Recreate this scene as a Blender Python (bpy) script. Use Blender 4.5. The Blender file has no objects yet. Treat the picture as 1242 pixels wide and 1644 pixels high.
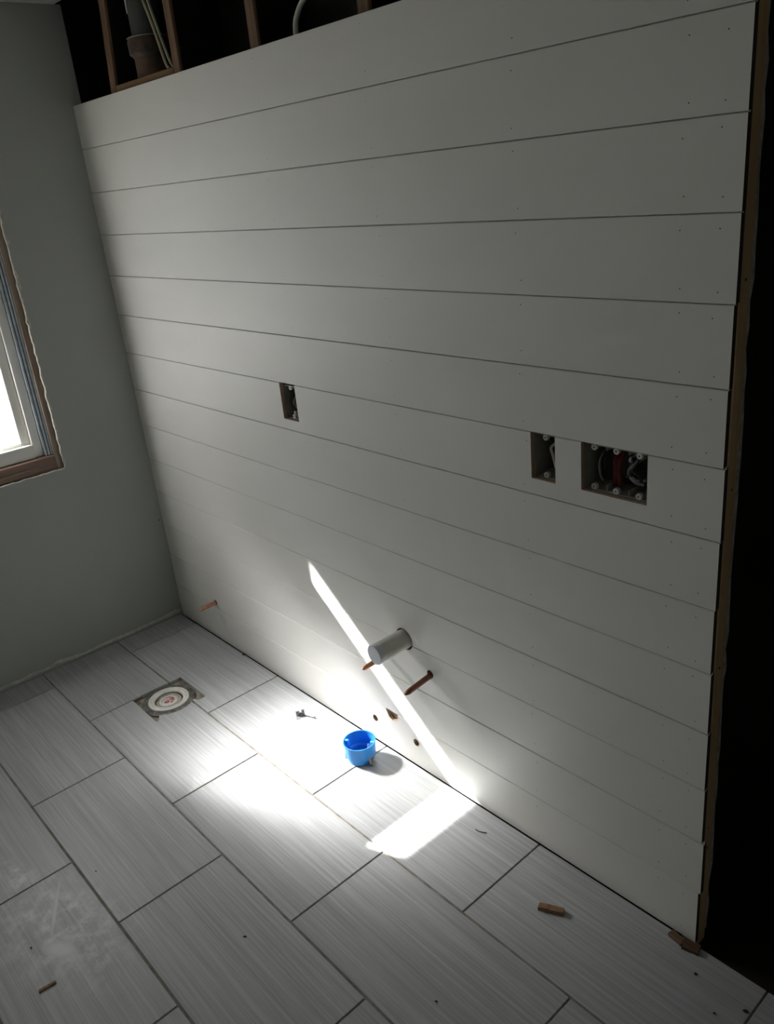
import bpy, bmesh, math, random
from mathutils import Vector, Matrix
random.seed(7)
S = bpy.context.scene
COL = S.collection

# ------------------------------------------------------------------ camera
cam = bpy.data.cameras.new('camera')
cam.sensor_fit = 'VERTICAL'; cam.sensor_height = 24.0
cam.lens = 1321.63 / 1644.0 * 24.0
cam.clip_start = 0.01
camo = bpy.data.objects.new('camera', cam); COL.objects.link(camo)
R_ = Vector((0.6641442877, 0.7414546058, -0.0956944758))
D_ = Vector((0.2245940944, -0.3199686540, -0.9204224863))
F_ = Vector((-0.7130707243, 0.5898009224, -0.3790316795))
m = Matrix.Identity(4)
for i in range(3):
    m[i][0] = R_[i]; m[i][1] = -D_[i]; m[i][2] = -F_[i]
m[0][3], m[1][3], m[2][3] = 3.0678, -1.3230, 1.6871
camo.matrix_world = m
S.camera = camo

# ------------------------------------------------------------------ light
SUN_DIR = Vector((1.0, 0.38, -0.83)).normalized()
SUN = 60.0
SKY = 3.4
sun = bpy.data.lights.new('sun', 'SUN'); sun.energy = SUN; sun.angle = math.radians(0.55)
sun.color = (1.0, 0.98, 0.95)
suno = bpy.data.objects.new('sun', sun); COL.objects.link(suno)
suno.location = (-4, -2, 5)
suno.rotation_euler = (-SUN_DIR).to_track_quat('Z', 'Y').to_euler()
W = bpy.data.worlds.new('world'); S.world = W; W.use_nodes = True
bg = W.node_tree.nodes['Background']
bg.inputs['Color'].default_value = (0.92, 0.965, 1.0, 1)
bg.inputs['Strength'].default_value = SKY
S.view_settings.view_transform = 'Standard'
S.view_settings.look = 'None'
S.view_settings.gamma = 1.0
S.view_settings.use_curve_mapping = False
S.view_settings.exposure = 0.0
S.cycles.use_denoising = True
S.cycles.max_bounces = 10
S.cycles.diffuse_bounces = 6
S.cycles.caustics_refractive = True
S.cycles.caustics_reflective = False
S.cycles.sample_clamp_indirect = 0.0
S.cycles.blur_glossy = 0.5
S.cycles.use_guiding = True
S.cycles.use_surface_guiding = True
S.cycles.surface_guiding_probability = 0.7
S.cycles.guiding_training_samples = 64

# ------------------------------------------------------------------ materials
class NT:
    def __init__(s, name):
        s.m = bpy.data.materials.new(name); s.m.use_nodes = True
        s.t = s.m.node_tree; s.n = s.t.nodes
        s.b = s.n['Principled BSDF']; s.out = s.n['Material Output']
    def add(s, typ, **kw):
        n = s.n.new(typ)
        for k, v in kw.items():
            if k.startswith('i_'):
                n.inputs[int(k[2:])].default_value = v
            else:
                setattr(n, k, v)
        return n
    def link(s, a, b): s.t.links.new(a, b)
    def coord(s, scale=(1, 1, 1)):
        g = s.add('ShaderNodeNewGeometry')
        mp = s.add('ShaderNodeMapping'); mp.inputs['Scale'].default_value = scale
        s.link(g.outputs['Position'], mp.inputs['Vector'])
        return mp.outputs['Vector']
    def noise(s, vec, scale=1.0, detail=4.0, rough=0.55):
        n = s.add('ShaderNodeTexNoise'); n.inputs['Scale'].default_value = scale
        n.inputs['Detail'].default_value = detail; n.inputs['Roughness'].default_value = rough
        s.link(vec, n.inputs['Vector']); return n.outputs['Fac']
    def ramp(s, fac, stops):
        r = s.add('ShaderNodeValToRGB'); cr = r.color_ramp
        while len(cr.elements) < len(stops): cr.elements.new(0.5)
        for e, (p, c) in zip(cr.elements, stops):
            e.position = p; e.color = (*c, 1) if len(c) == 3 else c
        s.link(fac, r.inputs['Fac']); return r.outputs['Color']
    def bump(s, h, strength=0.2, dist=0.002):
        b = s.add('ShaderNodeBump'); b.inputs['Strength'].default_value = strength
        b.inputs['Distance'].default_value = dist
        s.link(h, b.inputs['Height']); s.link(b.outputs['Normal'], s.b.inputs['Normal'])
    def mix(s, fac, a, b, blend='MIX'):
        n = s.add('ShaderNodeMix', data_type='RGBA', blend_type=blend)
        for sock, v in ((n.inputs['Factor'], fac), (n.inputs['A'], a), (n.inputs['B'], b)):
            if isinstance(v, (int, float)): sock.default_value = v
            elif isinstance(v, tuple): sock.default_value = (*v, 1)
            else: s.link(v, sock)
        return n.outputs['Result']
    def math(s, op, a, b=None, c=None):
        n = s.add('ShaderNodeMath', operation=op)
        for k, v in enumerate((a, b, c)):
            if v is None: continue
            if isinstance(v, (int, float)): n.inputs[k].default_value = v
            else: s.link(v, n.inputs[k])
        return n.outputs[0]

def simple(name, c1, c2, scale=(8, 8, 8), rough=0.6, bump=0.1, spec=0.4, metal=0.0, lo=0.35, hi=0.65, detail=5):
    k = NT(name); v = k.coord(scale); f = k.noise(v, 1.0, detail)
    k.link(k.ramp(f, [(lo, c1), (hi, c2)]), k.b.inputs['Base Color'])
    k.b.inputs['Roughness'].default_value = rough
    k.b.inputs['Specular IOR Level'].default_value = spec
    k.b.inputs['Metallic'].default_value = metal
    if bump: k.bump(f, bump, 0.002)
    return k.m

def mat_wall_paint():
    k = NT('grey_wall_paint'); v = k.coord((1, 1, 1))
    big = k.noise(v, 1.7, 3); fine = k.noise(v, 190, 3)
    k.link(k.ramp(big, [(0.3, (0.345, 0.36, 0.335)), (0.7, (0.375, 0.39, 0.365))]), k.b.inputs['Base Color'])
    k.b.inputs['Roughness'].default_value = 0.55; k.b.inputs['Specular IOR Level'].default_value = 0.35
    k.bump(fine, 0.12, 0.0006); return k.m

def mat_shiplap():
    k = NT('primed_white_board'); v = k.coord((1.2, 1.2, 2.5))
    a = k.noise(v, 2.0, 5); fine = k.noise(k.coord((1, 1, 1)), 260, 2)
    k.link(k.ramp(a, [(0.3, (0.715, 0.705, 0.672)), (0.7, (0.76, 0.75, 0.717))]), k.b.inputs['Base Color'])
    k.b.inputs['Roughness'].default_value = 0.5; k.b.inputs['Specular IOR Level'].default_value = 0.3
    k.bump(fine, 0.06, 0.0004); return k.m

def mat_tile():
    k = NT('linear_grey_porcelain_tile')
    g = k.add('ShaderNodeNewGeometry')
    rnd = g.outputs['Random Per Island']
    off = k.add('ShaderNodeCombineXYZ')
    k.link(k.math('MULTIPLY', rnd, 37.0), off.inputs[0]); k.link(k.math('MULTIPLY', rnd, 91.0), off.inputs[1])
    ad = k.add('ShaderNodeVectorMath', operation='ADD')
    k.link(g.outputs['Position'], ad.inputs[0]); k.link(off.outputs[0], ad.inputs[1])
    def streak(sx, sy, det):
        mp = k.add('ShaderNodeMapping'); mp.inputs['Scale'].default_value = (sx, sy, 1)
        k.link(ad.outputs[0], mp.inputs['Vector'])
        return k.noise(mp.outputs['Vector'], 1.0, det, 0.6)
    s1 = streak(2.2, 130, 3); s2 = streak(3.5, 330, 2); s3 = streak(0.9, 26, 2)
    mixv = k.math('ADD', k.math('MULTIPLY', s1, 0.5), k.math('ADD', k.math('MULTIPLY', s2, 0.35), k.math('MULTIPLY', s3, 0.15)))
    col = k.ramp(mixv, [(0.36, (0.312, 0.321, 0.326)), (0.50, (0.404, 0.415, 0.421)), (0.63, (0.50, 0.513, 0.52))])
    # small tone shift from tile to tile
    tone = k.math('ADD', k.math('MULTIPLY', rnd, 0.10), 0.95)
    mul = k.add('ShaderNodeVectorMath', operation='SCALE'); k.link(col, mul.inputs[0]); k.link(tone, mul.inputs['Scale'])
    # dusty scuffs left by boots and drywall dust on the tile by the left edge
    pos = g.outputs['Position']
    def blob(cx, cy, rx, ry, ang):
        mp = k.add('ShaderNodeMapping', vector_type='TEXTURE')
        mp.inputs['Location'].default_value = (cx, cy, 0)
        mp.inputs['Rotation'].default_value = (0, 0, ang)
        mp.inputs['Scale'].default_value = (rx, ry, 1)
        k.link(pos, mp.inputs['Vector'])
        ln = k.add('ShaderNodeVectorMath', operation='LENGTH'); k.link(mp.outputs['Vector'], ln.inputs[0])
        mr = k.add('ShaderNodeMapRange'); mr.inputs['From Min'].default_value = 1.0; mr.inputs['From Max'].default_value = 0.35
        k.link(ln.outputs['Value'], mr.inputs['Value']); return mr.outputs[0]
    nz = k.noise(pos, 22, 6, 0.7); nzr = k.add('ShaderNodeMapRange'); nzr.inputs['From Min'].default_value = 0.46; nzr.inputs['From Max'].default_value = 0.66
    k.link(nz, nzr.inputs['Value'])
    d = k.math('MULTIPLY', blob(1.26, -1.04, 0.30, 0.17, 0.2), nzr.outputs[0])
    d2 = k.math('MULTIPLY', blob(1.325, -1.068, 0.06, 0.030, 0.5), 0.9)
    d3 = k.math('MULTIPLY', blob(1.195, -1.03, 0.13, 0.007, -0.48), 0.7)
    d4 = k.math('MULTIPLY', blob(1.315, -1.025, 0.055, 0.012, 0.9), 0.6)
    d5 = k.math('MULTIPLY', blob(1.0, -1.06, 0.12, 0.05, 0.2), nzr.outputs[0])
    tot = d
    for q in (d2, d3, d4, d5): tot = k.math('MAXIMUM', tot, q)
    fin = k.mix(k.math('MULTIPLY', tot, 0.85), mul.outputs[0], (0.70, 0.71, 0.73))
    k.link(fin, k.b.inputs['Base Color'])
    k.b.inputs['Roughness'].default_value = 0.42; k.b.inputs['Specular IOR Level'].default_value = 0.4
    k.bump(k.math('ADD', s1, k.math('MULTIPLY', s2, 0.6)), 0.16, 0.001)
    return k.m

def wood(name, c1, c2, axis='z', rough=0.7, dens=60):
    sc = {'x': (2, dens, dens), 'y': (dens, 2, dens), 'z': (dens, dens, 2)}[axis]
    k = NT(name); f = k.noise(k.coord(sc), 1.0, 5, 0.6); g = k.noise(k.coord((9, 9, 9)), 1.0, 3)
    c = k.ramp(f, [(0.3, c1), (0.7, c2)])
    k.link(k.mix(k.math('MULTIPLY', g, 0.35), c, tuple(0.5 * q for q in c1)), k.b.inputs['Base Color'])
    k.b.inputs['Roughness'].default_value = rough; k.b.inputs['Specular IOR Level'].default_value = 0.25
    k.bump(f, 0.25, 0.001); return k.m

def mat_frosted():
    k = NT('obscured_glass')
    # pebbled glass bends each ray a little either way: a few weak lobes around the sun's own direction
    lobes = []
    for ior, ro in ((1.10, 0.60), (1.035, 0.85), (1 / 1.035, 0.85), (1 / 1.10, 0.60), (1.22, 0.8), (1 / 1.22, 0.8)):
        rf = k.add('ShaderNodeBsdfRefraction'); rf.inputs['IOR'].default_value = ior; rf.inputs['Roughness'].default_value = ro
        rf.inputs['Color'].default_value = (0.95, 0.95, 0.95, 1); lobes.append(rf.outputs[0])
    def mixs(a, b, f):
        q = k.add('ShaderNodeMixShader'); q.inputs[0].default_value = f
        k.link(a, q.inputs[1]); k.link(b, q.inputs[2]); return q.outputs[0]
    m1o = mixs(mixs(mixs(lobes[0], lobes[1], 0.42), mixs(lobes[2], lobes[3], 0.55), 0.5), mixs(lobes[4], lobes[5], 0.5), 0.34)
    tl = k.add('ShaderNodeBsdfTranslucent'); tl.inputs['Color'].default_value = (0.88, 0.89, 0.90, 1)
    v = k.coord((40, 40, 40)); f = k.noise(v, 1.0, 3)
    m2 = k.add('ShaderNodeMixShader')
    k.link(k.math("MULTIPLY", f, 0.92), m2.inputs[0])
    k.link(m1o, m2.inputs[1]); k.link(tl.outputs[0], m2.inputs[2])
    k.link(m2.outputs[0], k.out.inputs['Surface']); return k.m

def mat_clear():
    k = NT('clear_glass')
    t = k.add('ShaderNodeBsdfTransparent'); t.inputs['Color'].default_value = (0.94, 0.96, 0.95, 1)
    g = k.add('ShaderNodeBsdfGlossy'); g.inputs['Roughness'].default_value = 0.02
    ms = k.add('ShaderNodeMixShader'); ms.inputs[0].default_value = 0.05
    k.link(t.outputs[0], ms.inputs[1]); k.link(g.outputs[0], ms.inputs[2])
    k.link(ms.outputs[0], k.out.inputs['Surface']); return k.m

M = {}
M['paint'] = mat_wall_paint()
M['white'] = mat_shiplap()
M['tile'] = mat_tile()
M['frost'] = mat_frosted()
M['clear'] = mat_clear()
M['nail'] = simple('dark_nail_hole', (0.03, 0.028, 0.025), (0.06, 0.055, 0.05), bump=0)
M['mdf'] = simple('brown_fibreboard_edge', (0.38, 0.27, 0.175), (0.46, 0.335, 0.225), (300, 300, 300), 0.85, 0.3)
M['mdf_end_shade'] = simple('shaded_fibreboard_end', (0.035, 0.026, 0.018), (0.06, 0.044, 0.03), (300, 300, 300), 0.9, 0.2)  # shaded copy of the fibreboard: board ends coloured almost black
M['grout'] = simple('grout_and_thinset', (0.17, 0.155, 0.125), (0.29, 0.265, 0.225), (30, 30, 30), 0.9, 0.5)
M['thinset'] = simple('mortar_stained_plywood', (0.10, 0.085, 0.06), (0.36, 0.32, 0.25), (38, 38, 38), 0.9, 0.9, lo=0.3, hi=0.62)
M['ceil'] = simple('white_ceiling_paint', (0.66, 0.66, 0.63), (0.72, 0.72, 0.69), (3, 3, 3), 0.7, 0.05)
M['caulk'] = simple('old_caulk', (0.42, 0.41, 0.375), (0.56, 0.545, 0.50), (45, 45, 45), 0.8, 0.6)
M['torn'] = simple('torn_drywall_paper', (0.34, 0.32, 0.28), (0.56, 0.54, 0.48), (60, 60, 60), 0.9, 0.6)
M['stud'] = wood('old_brown_stud', (0.13, 0.075, 0.045), (0.25, 0.155, 0.095), 'z')
M['studtan'] = wood('tan_stud', (0.56, 0.37, 0.19), (0.70, 0.49, 0.28), 'z')
M['blockw'] = wood('brown_blocking', (0.17, 0.10, 0.05), (0.32, 0.20, 0.11), 'x')
M['backing'] = wood('pale_brown_backing', (0.46, 0.34, 0.25), (0.60, 0.46, 0.35), 'x')
M['framing'] = wood('rough_window_framing', (0.20, 0.145, 0.11), (0.44, 0.36, 0.29), 'z', dens=35)
M['sillw'] = wood('rough_sill_wood', (0.20, 0.135, 0.105), (0.37, 0.265, 0.21), 'y', dens=35)
M['dark'] = simple('tar_paper_and_shade', (0.003, 0.003, 0.003), (0.008, 0.007, 0.0055), (14, 14, 14), 0.45, 0.9, 0.35)
M['shade_wood'] = wood('boards_dark_as_shade', (0.010, 0.008, 0.005), (0.022, 0.016, 0.010), 'x', 0.8)  # near-black colour holds the shade of the unlit space beyond the doorway
M['vinyl'] = simple('white_vinyl', (0.72, 0.71, 0.67), (0.77, 0.76, 0.72), (5, 5, 5), 0.35, 0.0)
M['track'] = simple('blue_grey_vinyl_track', (0.43, 0.49, 0.55), (0.52, 0.58, 0.64), (5, 5, 60), 0.4, 0.0)
M['trackd'] = simple('dark_weatherstrip', (0.10, 0.12, 0.14), (0.15, 0.17, 0.19), (5, 5, 60), 0.7, 0.0)
M['copper'] = simple('dull_copper', (0.50, 0.22, 0.14), (0.66, 0.33, 0.22), (55, 55, 55), 0.42, 0.2, 0.5, 0.75)
M['copperd'] = simple('tarnished_copper', (0.20, 0.085, 0.06), (0.36, 0.16, 0.11), (60, 60, 60), 0.45, 0.3, 0.5, 0.7)
M['pvc'] = simple('off_white_pvc', (0.50, 0.49, 0.44), (0.62, 0.61, 0.56), (18, 18, 18), 0.4, 0.05)
M['cap'] = simple('grey_test_cap', (0.56, 0.59, 0.62), (0.62, 0.65, 0.68), (18, 18, 18), 0.5, 0.0)
M['boxgrey'] = simple('grey_box_plastic', (0.24, 0.24, 0.22), (0.30, 0.30, 0.275), (20, 20, 20), 0.5, 0.05)
M['tab'] = simple('white_box_plastic', (0.58, 0.58, 0.54), (0.66, 0.66, 0.62), (20, 20, 20), 0.45, 0.0)
M['wirew'] = simple('white_wire', (0.62, 0.60, 0.53), (0.72, 0.70, 0.62), (20, 20, 20), 0.5, 0.0)
M['cable'] = simple('yellowish_shaded_cable', (0.33, 0.31, 0.21), (0.43, 0.40, 0.28), (20, 20, 20), 0.6, 0.0)  # cream cable colour darkened for the shade inside the stud bay
M['wirek_and_shade'] = simple('black_wire_and_box_shade', (0.02, 0.02, 0.02), (0.05, 0.05, 0.05), (20, 20, 20), 0.45, 0.0)
M['wirer'] = simple('dark_red_wire', (0.09, 0.016, 0.014), (0.15, 0.03, 0.024), (20, 20, 20), 0.5, 0.0)
M['wireg'] = simple('grey_wire', (0.25, 0.25, 0.24), (0.35, 0.35, 0.33), (20, 20, 20), 0.5, 0.0)
M['blue'] = simple('blue_box_plastic', (0.030, 0.245, 0.66), (0.038, 0.28, 0.72), (25, 25, 25), 0.38, 0.03)
M['blued'] = simple('dark_blue_box_plastic', (0.01, 0.05, 0.30), (0.02, 0.07, 0.36), (25, 25, 25), 0.5, 0.03)
M['bluel'] = simple('light_blue_box_plastic', (0.10, 0.46, 0.90), (0.12, 0.50, 0.92), (25, 25, 25), 0.38, 0.0)
M['steel'] = simple('galvanised_steel', (0.20, 0.21, 0.21), (0.46, 0.47, 0.47), (120, 120, 120), 0.45, 0.1, 0.5, 0.5)
M['iron'] = simple('dark_iron', (0.05, 0.05, 0.047), (0.22, 0.21, 0.19), (70, 70, 70), 0.5, 0.4, 0.5, 0.3)
M['rust'] = simple('rusty_cast_iron', (0.045, 0.04, 0.037), (0.15, 0.09, 0.06), (16, 16, 16), 0.7, 0.4, 0.4, 0.1)
M['castiron'] = simple('grey_cast_iron', (0.05, 0.05, 0.05), (0.085, 0.082, 0.08), (16, 16, 16), 0.6, 0.3, 0.4, 0.1)
M['flange'] = simple('white_flange_pvc', (0.66, 0.65, 0.60), (0.78, 0.77, 0.73), (30, 30, 30), 0.4, 0.1)
M['flanged'] = simple('dusty_pvc_bore', (0.36, 0.33, 0.27), (0.56, 0.53, 0.46), (30, 30, 30), 0.6, 0.2)
M['pink'] = simple('pink_primer_stain', (0.50, 0.10, 0.14), (0.62, 0.36, 0.35), (90, 90, 90), 0.5, 0.2, lo=0.42, hi=0.6)
M['chip'] = wood('brown_wood_chip', (0.19, 0.105, 0.055), (0.37, 0.22, 0.125), 'x', dens=130)
M['chipd'] = wood('dark_wood_scrap', (0.07, 0.038, 0.022), (0.17, 0.095, 0.055), 'x', dens=130)
M['chipm'] = wood('weathered_wood_scrap', (0.11, 0.068, 0.038), (0.23, 0.15, 0.09), 'x', dens=130)
M['crumb'] = simple('dark_crumb', (0.025, 0.022, 0.02), (0.06, 0.05, 0.045), (90, 90, 90), 0.9, 0.3)
M['ground'] = simple('weathered_paving', (0.09, 0.088, 0.08), (0.13, 0.127, 0.118), (3, 3, 3), 0.95, 0.2)
M['siding'] = simple('white_soffit', (0.30, 0.30, 0.29), (0.36, 0.36, 0.35), (3, 3, 3), 0.8, 0.05)
M['patch'] = simple('white_paper_tape', (0.55, 0.55, 0.48), (0.66, 0.66, 0.58), (30, 30, 30), 0.8, 0.1)

# ------------------------------------------------------------------ mesh builder (world coordinates in, origin-relative mesh out)
ORG = {}
class MB:
    def __init__(s): s.bm = bmesh.new(); s.mats = []
    def mi(s, mt):
        if mt is None: return 0
        if mt not in s.mats: s.mats.append(mt)
        return s.mats.index(mt)
    def _merge(s, b2, mt, smooth=False):
        if smooth:
            b2.normal_update()
            for e in b2.edges:
                if len(e.link_faces) == 2 and e.calc_face_angle(0.0) > 0.62: e.smooth = False
        me = bpy.data.meshes.new('tmp'); b2.to_mesh(me); b2.free()
        i = s.mi(mt); n0 = len(s.bm.faces)
        s.bm.from_mesh(me); bpy.data.meshes.remove(me)
        s.bm.faces.ensure_lookup_table()
        for f in s.bm.faces[n0:]: f.material_index = i; f.smooth = smooth
    def box(s, a, b, mt, bev=0.0, rot=None, piv=None, seg=1):
        b2 = bmesh.new(); bmesh.ops.create_cube(b2, size=1.0)
        c = [(p + q) / 2 for p, q in zip(a, b)]; d = [abs(q - p) for p, q in zip(a, b)]
        for v in b2.verts: v.co = Vector((v.co.x * d[0], v.co.y * d[1], v.co.z * d[2]))
        if bev: bmesh.ops.bevel(b2, geom=b2.edges[:], offset=bev, segments=seg, profile=0.5, affect='EDGES')
        mt4 = Matrix.Translation(c)
        if rot is not None: mt4 = mt4 @ rot.to_4x4()
        bmesh.ops.transform(b2, matrix=mt4, verts=b2.verts[:]); s._merge(b2, mt); return s
    def tube(s, pts, r, mt, n=14, caps=True, smooth=True):
        pts = [Vector(p) for p in pts]; rs = r if isinstance(r, (list, tuple)) else [r] * len(pts)
        b2 = bmesh.new(); rings = []; up = None
        for i, p in enumerate(pts):
            t = (pts[min(i + 1, len(pts) - 1)] - pts[max(i - 1, 0)])
            if t.length < 1e-9: t = pts[-1] - pts[0]
            t.normalize()
            if up is None: up = Vector((0, 0, 1)) if abs(t.z) < 0.9 else Vector((1, 0, 0))
            x = up.cross(t).normalized(); y = t.cross(x).normalized(); up = y
            rr = rs[i]; rx, ry = rr if isinstance(rr, tuple) else (rr, rr)
            rings.append([b2.verts.new(p + x * math.cos(k * 2 * math.pi / n) * rx + y * math.sin(k * 2 * math.pi / n) * ry) for k in range(n)])
        for a, b in zip(rings, rings[1:]):
            for k in range(n): b2.faces.new((a[k], a[(k + 1) % n], b[(k + 1) % n], b[k]))
        if caps: b2.faces.new(list(reversed(rings[0]))); b2.faces.new(rings[-1])
        s._merge(b2, mt, smooth); return s
    def lathe(s, prof, mt, c=(0, 0, 0), axis='z', n=40, smooth=True, ends=True):
        b2 = bmesh.new(); rings = []
        for (r, h) in prof:
            ring = []
            for k in range(n):
                a = k * 2 * math.pi / n; u, w = r * math.cos(a), r * math.sin(a)
                co = {'z': (u, w, h), '-y': (u, -h, w)}[axis]
                ring.append(b2.verts.new(Vector(c) + Vector(co)))
            rings.append(ring)
        for a, b in zip(rings, rings[1:]):
            for k in range(n): b2.faces.new((a[k], a[(k + 1) % n], b[(k + 1) % n], b[k]))
        if ends: b2.faces.new(rings[0]); b2.faces.new(rings[-1])
        bmesh.ops.recalc_face_normals(b2, faces=b2.faces[:])
        s._merge(b2, mt, smooth); return s
    def prism(s, poly, h0, h1, mt, axis='z'):
        b2 = bmesh.new()
        f = {'z': lambda u, w, h: (u, w, h), 'y': lambda u, w, h: (u, h, w), 'x': lambda u, w, h: (h, u, w)}[axis]
        a = [b2.verts.new(f(u, w, h0)) for u, w in poly]; b = [b2.verts.new(f(u, w, h1)) for u, w in poly]
        b2.faces.new(a); b2.faces.new(b); k = len(poly)
        for i in range(k): b2.faces.new((a[i], a[(i + 1) % k], b[(i + 1) % k], b[i]))
        bmesh.ops.recalc_face_normals(b2, faces=b2.faces[:])
        s._merge(b2, mt); return s
    def build(s, name, parent=None, org=None, mod=None):
        if org is None:
            if parent is not None: org = ORG.get(parent.name, (0, 0, 0))
            else:
                cs = [v.co for v in s.bm.verts]
                org = ((min(c.x for c in cs) + max(c.x for c in cs)) / 2, (min(c.y for c in cs) + max(c.y for c in cs)) / 2, min(c.z for c in cs))
        o_ = Vector(org)
        for v in s.bm.verts: v.co -= o_
        me = bpy.data.meshes.new(name); s.bm.to_mesh(me); s.bm.free()
        for q in s.mats: me.materials.append(q)
        ob = bpy.data.objects.new(name, me); COL.objects.link(ob)
        if parent is not None:
            ob.parent = parent; ob.location = o_ - Vector(ORG.get(parent.name, (0, 0, 0)))
        else: ob.location = o_
        ORG[ob.name] = tuple(o_)
        return ob

def empty(name, loc):
    o = bpy.data.objects.new(name, None); COL.objects.link(o); o.location = loc
    o.empty_display_size = 0.05; ORG[o.name] = tuple(loc); return o
def tag(o, label=None, cat=None, group=None, kind=None):
    if label: o['label'] = label
    if cat: o['category'] = cat
    if group: o['group'] = group
    if kind: o['kind'] = kind
    return o
def struct(o, label=None, cat=None): return tag(o, label, cat, kind='structure')

def cut(ob, cutters):
    """subtract meshes (given as MB) from ob, then drop the cutters"""
    tmp = []
    for c in cutters:
        co = c.build('cutter', org=(0, 0, 0)); tmp.append(co)
        md = ob.modifiers.new('b', 'BOOLEAN'); md.operation = 'DIFFERENCE'; md.solver = 'EXACT'; md.object = co
        try: md.material_mode = 'TRANSFER'
        except Exception: pass
    bpy.context.view_layer.update()
    dg = bpy.context.evaluated_depsgraph_get()
    me = bpy.data.meshes.new_from_object(ob.evaluated_get(dg), preserve_all_data_layers=True, depsgraph=dg)
    old = ob.data; ob.modifiers.clear(); ob.data = me; me.name = ob.name; bpy.data.meshes.remove(old)
    for t in tmp:
        tm = t.data; bpy.data.objects.remove(t); bpy.data.meshes.remove(tm)

# ------------------------------------------------------------------ the setting: floor
PX, GAP, GAPX = 0.613, 0.0060, 0.0044
ROWS = [(-0.3089, -0.0105, 0.1321), (-0.6216, -0.3089, 0.4552), (-0.9305, -0.6216, 0.1328), (-1.2415, -0.9305, 0.452),
        (-1.5525, -1.2415, 0.133), (-1.8635, -1.5525, 0.455), (-2.1745, -1.8635, 0.133)]
FLC = (0.5535, -0.361)
def flange_poly():
    P = [(0.457, -0.457), (0.459, -0.261), (0.646, -0.260), (0.648, -0.290)]
    for a in range(40, -52, -8):
        P.append((FLC[0] + 0.097 * math.cos(math.radians(a)), FLC[1] + 0.097 * math.sin(math.radians(a))))
    P += [(0.642, -0.445), (0.652, -0.459)]
    return P
mb = MB()
HX0, HX1, HY0, HY1 = 0.457, 0.6525, -0.459, -0.260
for (p, q) in (((0.0, -2.25), (HX0, -0.004)), ((HX1, -2.25), (3.9, -0.004)), ((HX0, -2.25), (HX1, HY0)), ((HX0, HY1), (HX1, -0.004))):
    mb.box((p[0], p[1], -0.03), (q[0], min(q[1], -0.0115), -0.0024), M['grout'])
near = []
for (y0, y1, off) in ROWS:
    x = off - PX
    while x < 3.9:
        a, b = max(x + GAPX / 2, 0.003), min(x + PX - GAPX / 2, 3.9)
        if b - a > 0.01:
            ya = y0 + GAP / 2; yb = y1 - (GAP / 2 if y1 < -0.02 else 0)
            hit = a < HX1 and b > HX0 and ya < HY1 and yb > HY0
            t = MB() if hit else mb
            t.box((a, ya, -0.012), (b, yb, 0.0), M['tile'], bev=0.0012)
            if hit: near.append(t)
        x += PX
for t in near:          # the tiles cut round the toilet flange
    to = t.build('cut_tile', org=(0, 0, 0))
    cb = MB(); cb.prism(flange_poly(), -0.05, 0.05, M['grout']); cut(to, [cb])
    b2 = bmesh.new(); b2.from_mesh(to.data); mb._merge(b2, M['tile'])
    tm = to.data; bpy.data.objects.remove(to); bpy.data.meshes.remove(tm)
floor = struct(mb.build('floor', org=(0, 0, 0)), 'grey linear-grained porcelain tile floor laid in a running bond')
mb = MB(); mb.box((HX0, HY0, -0.03), (HX1, HY1, -0.0118), M['thinset'])
tag(mb.build('subfloor_patch', floor, org=(0, 0, 0)), 'mortar-stained plywood showing in the square cut-out')
mb = MB(); mb.box((-0.05, -0.05, -0.06), (4.0, 1.7, -0.0302), M['shade_wood'])
struct(mb.build('floor_alcove', org=(0, 0, 0)), 'unfinished floor beyond the doorway, coloured near black as unlit')

# left wall with ragged window opening
ZC = 2.31
WY0, WY1, WZ0, WZ1 = -1.09, -0.334, 0.776, 2.04
def ragged(y0, y1, z0, z1, amp, step=0.035, seed=1):
    rr = random.Random(seed); P = []
    def seg(a, b):
        n = max(2, int(math.hypot(b[0] - a[0], b[1] - a[1]) / step))
        for i in range(n):
            t = i / n; j = rr.uniform(-amp, amp) if i else 0
            nx, ny = (b[1] - a[1]), -(b[0] - a[0]); l = math.hypot(nx, ny)
            P.append((a[0] + (b[0] - a[0]) * t + nx / l * j, a[1] + (b[1] - a[1]) * t + ny / l * j))
    seg((y0, z0), (y1, z0)); seg((y1, z0), (y1, z1)); seg((y1, z1), (y0, z1)); seg((y0, z1), (y0, z0))
    return P
hole = ragged(WY0, WY1, WZ0, WZ1, 0.0026, 0.014)
b2 = bmesh.new()
def loop(pts, x=0.0):
    vs = [b2.verts.new((x, p[0], p[1])) for p in pts]
    return [b2.edges.new((vs[i], vs[(i + 1) % len(vs)])) for i in range(len(vs))]
es = loop([(-2.25, -0.03), (0.033, -0.03), (0.033, ZC), (-2.25, ZC)]) + loop(hole)
bmesh.ops.triangle_fill(b2, edges=es, use_beauty=True)
ext = bmesh.ops.extrude_face_region(b2, geom=b2.faces[:])
for g in ext['geom']:
    if isinstance(g, bmesh.types.BMVert): g.co.x -= 0.014
bmesh.ops.recalc_face_normals(b2, faces=b2.faces[:])
mb = MB(); mb._merge(b2, M['paint'])
wl = struct(mb.build('wall_left', org=(0, 0, 0)), 'sage grey painted wall with the window')
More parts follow.
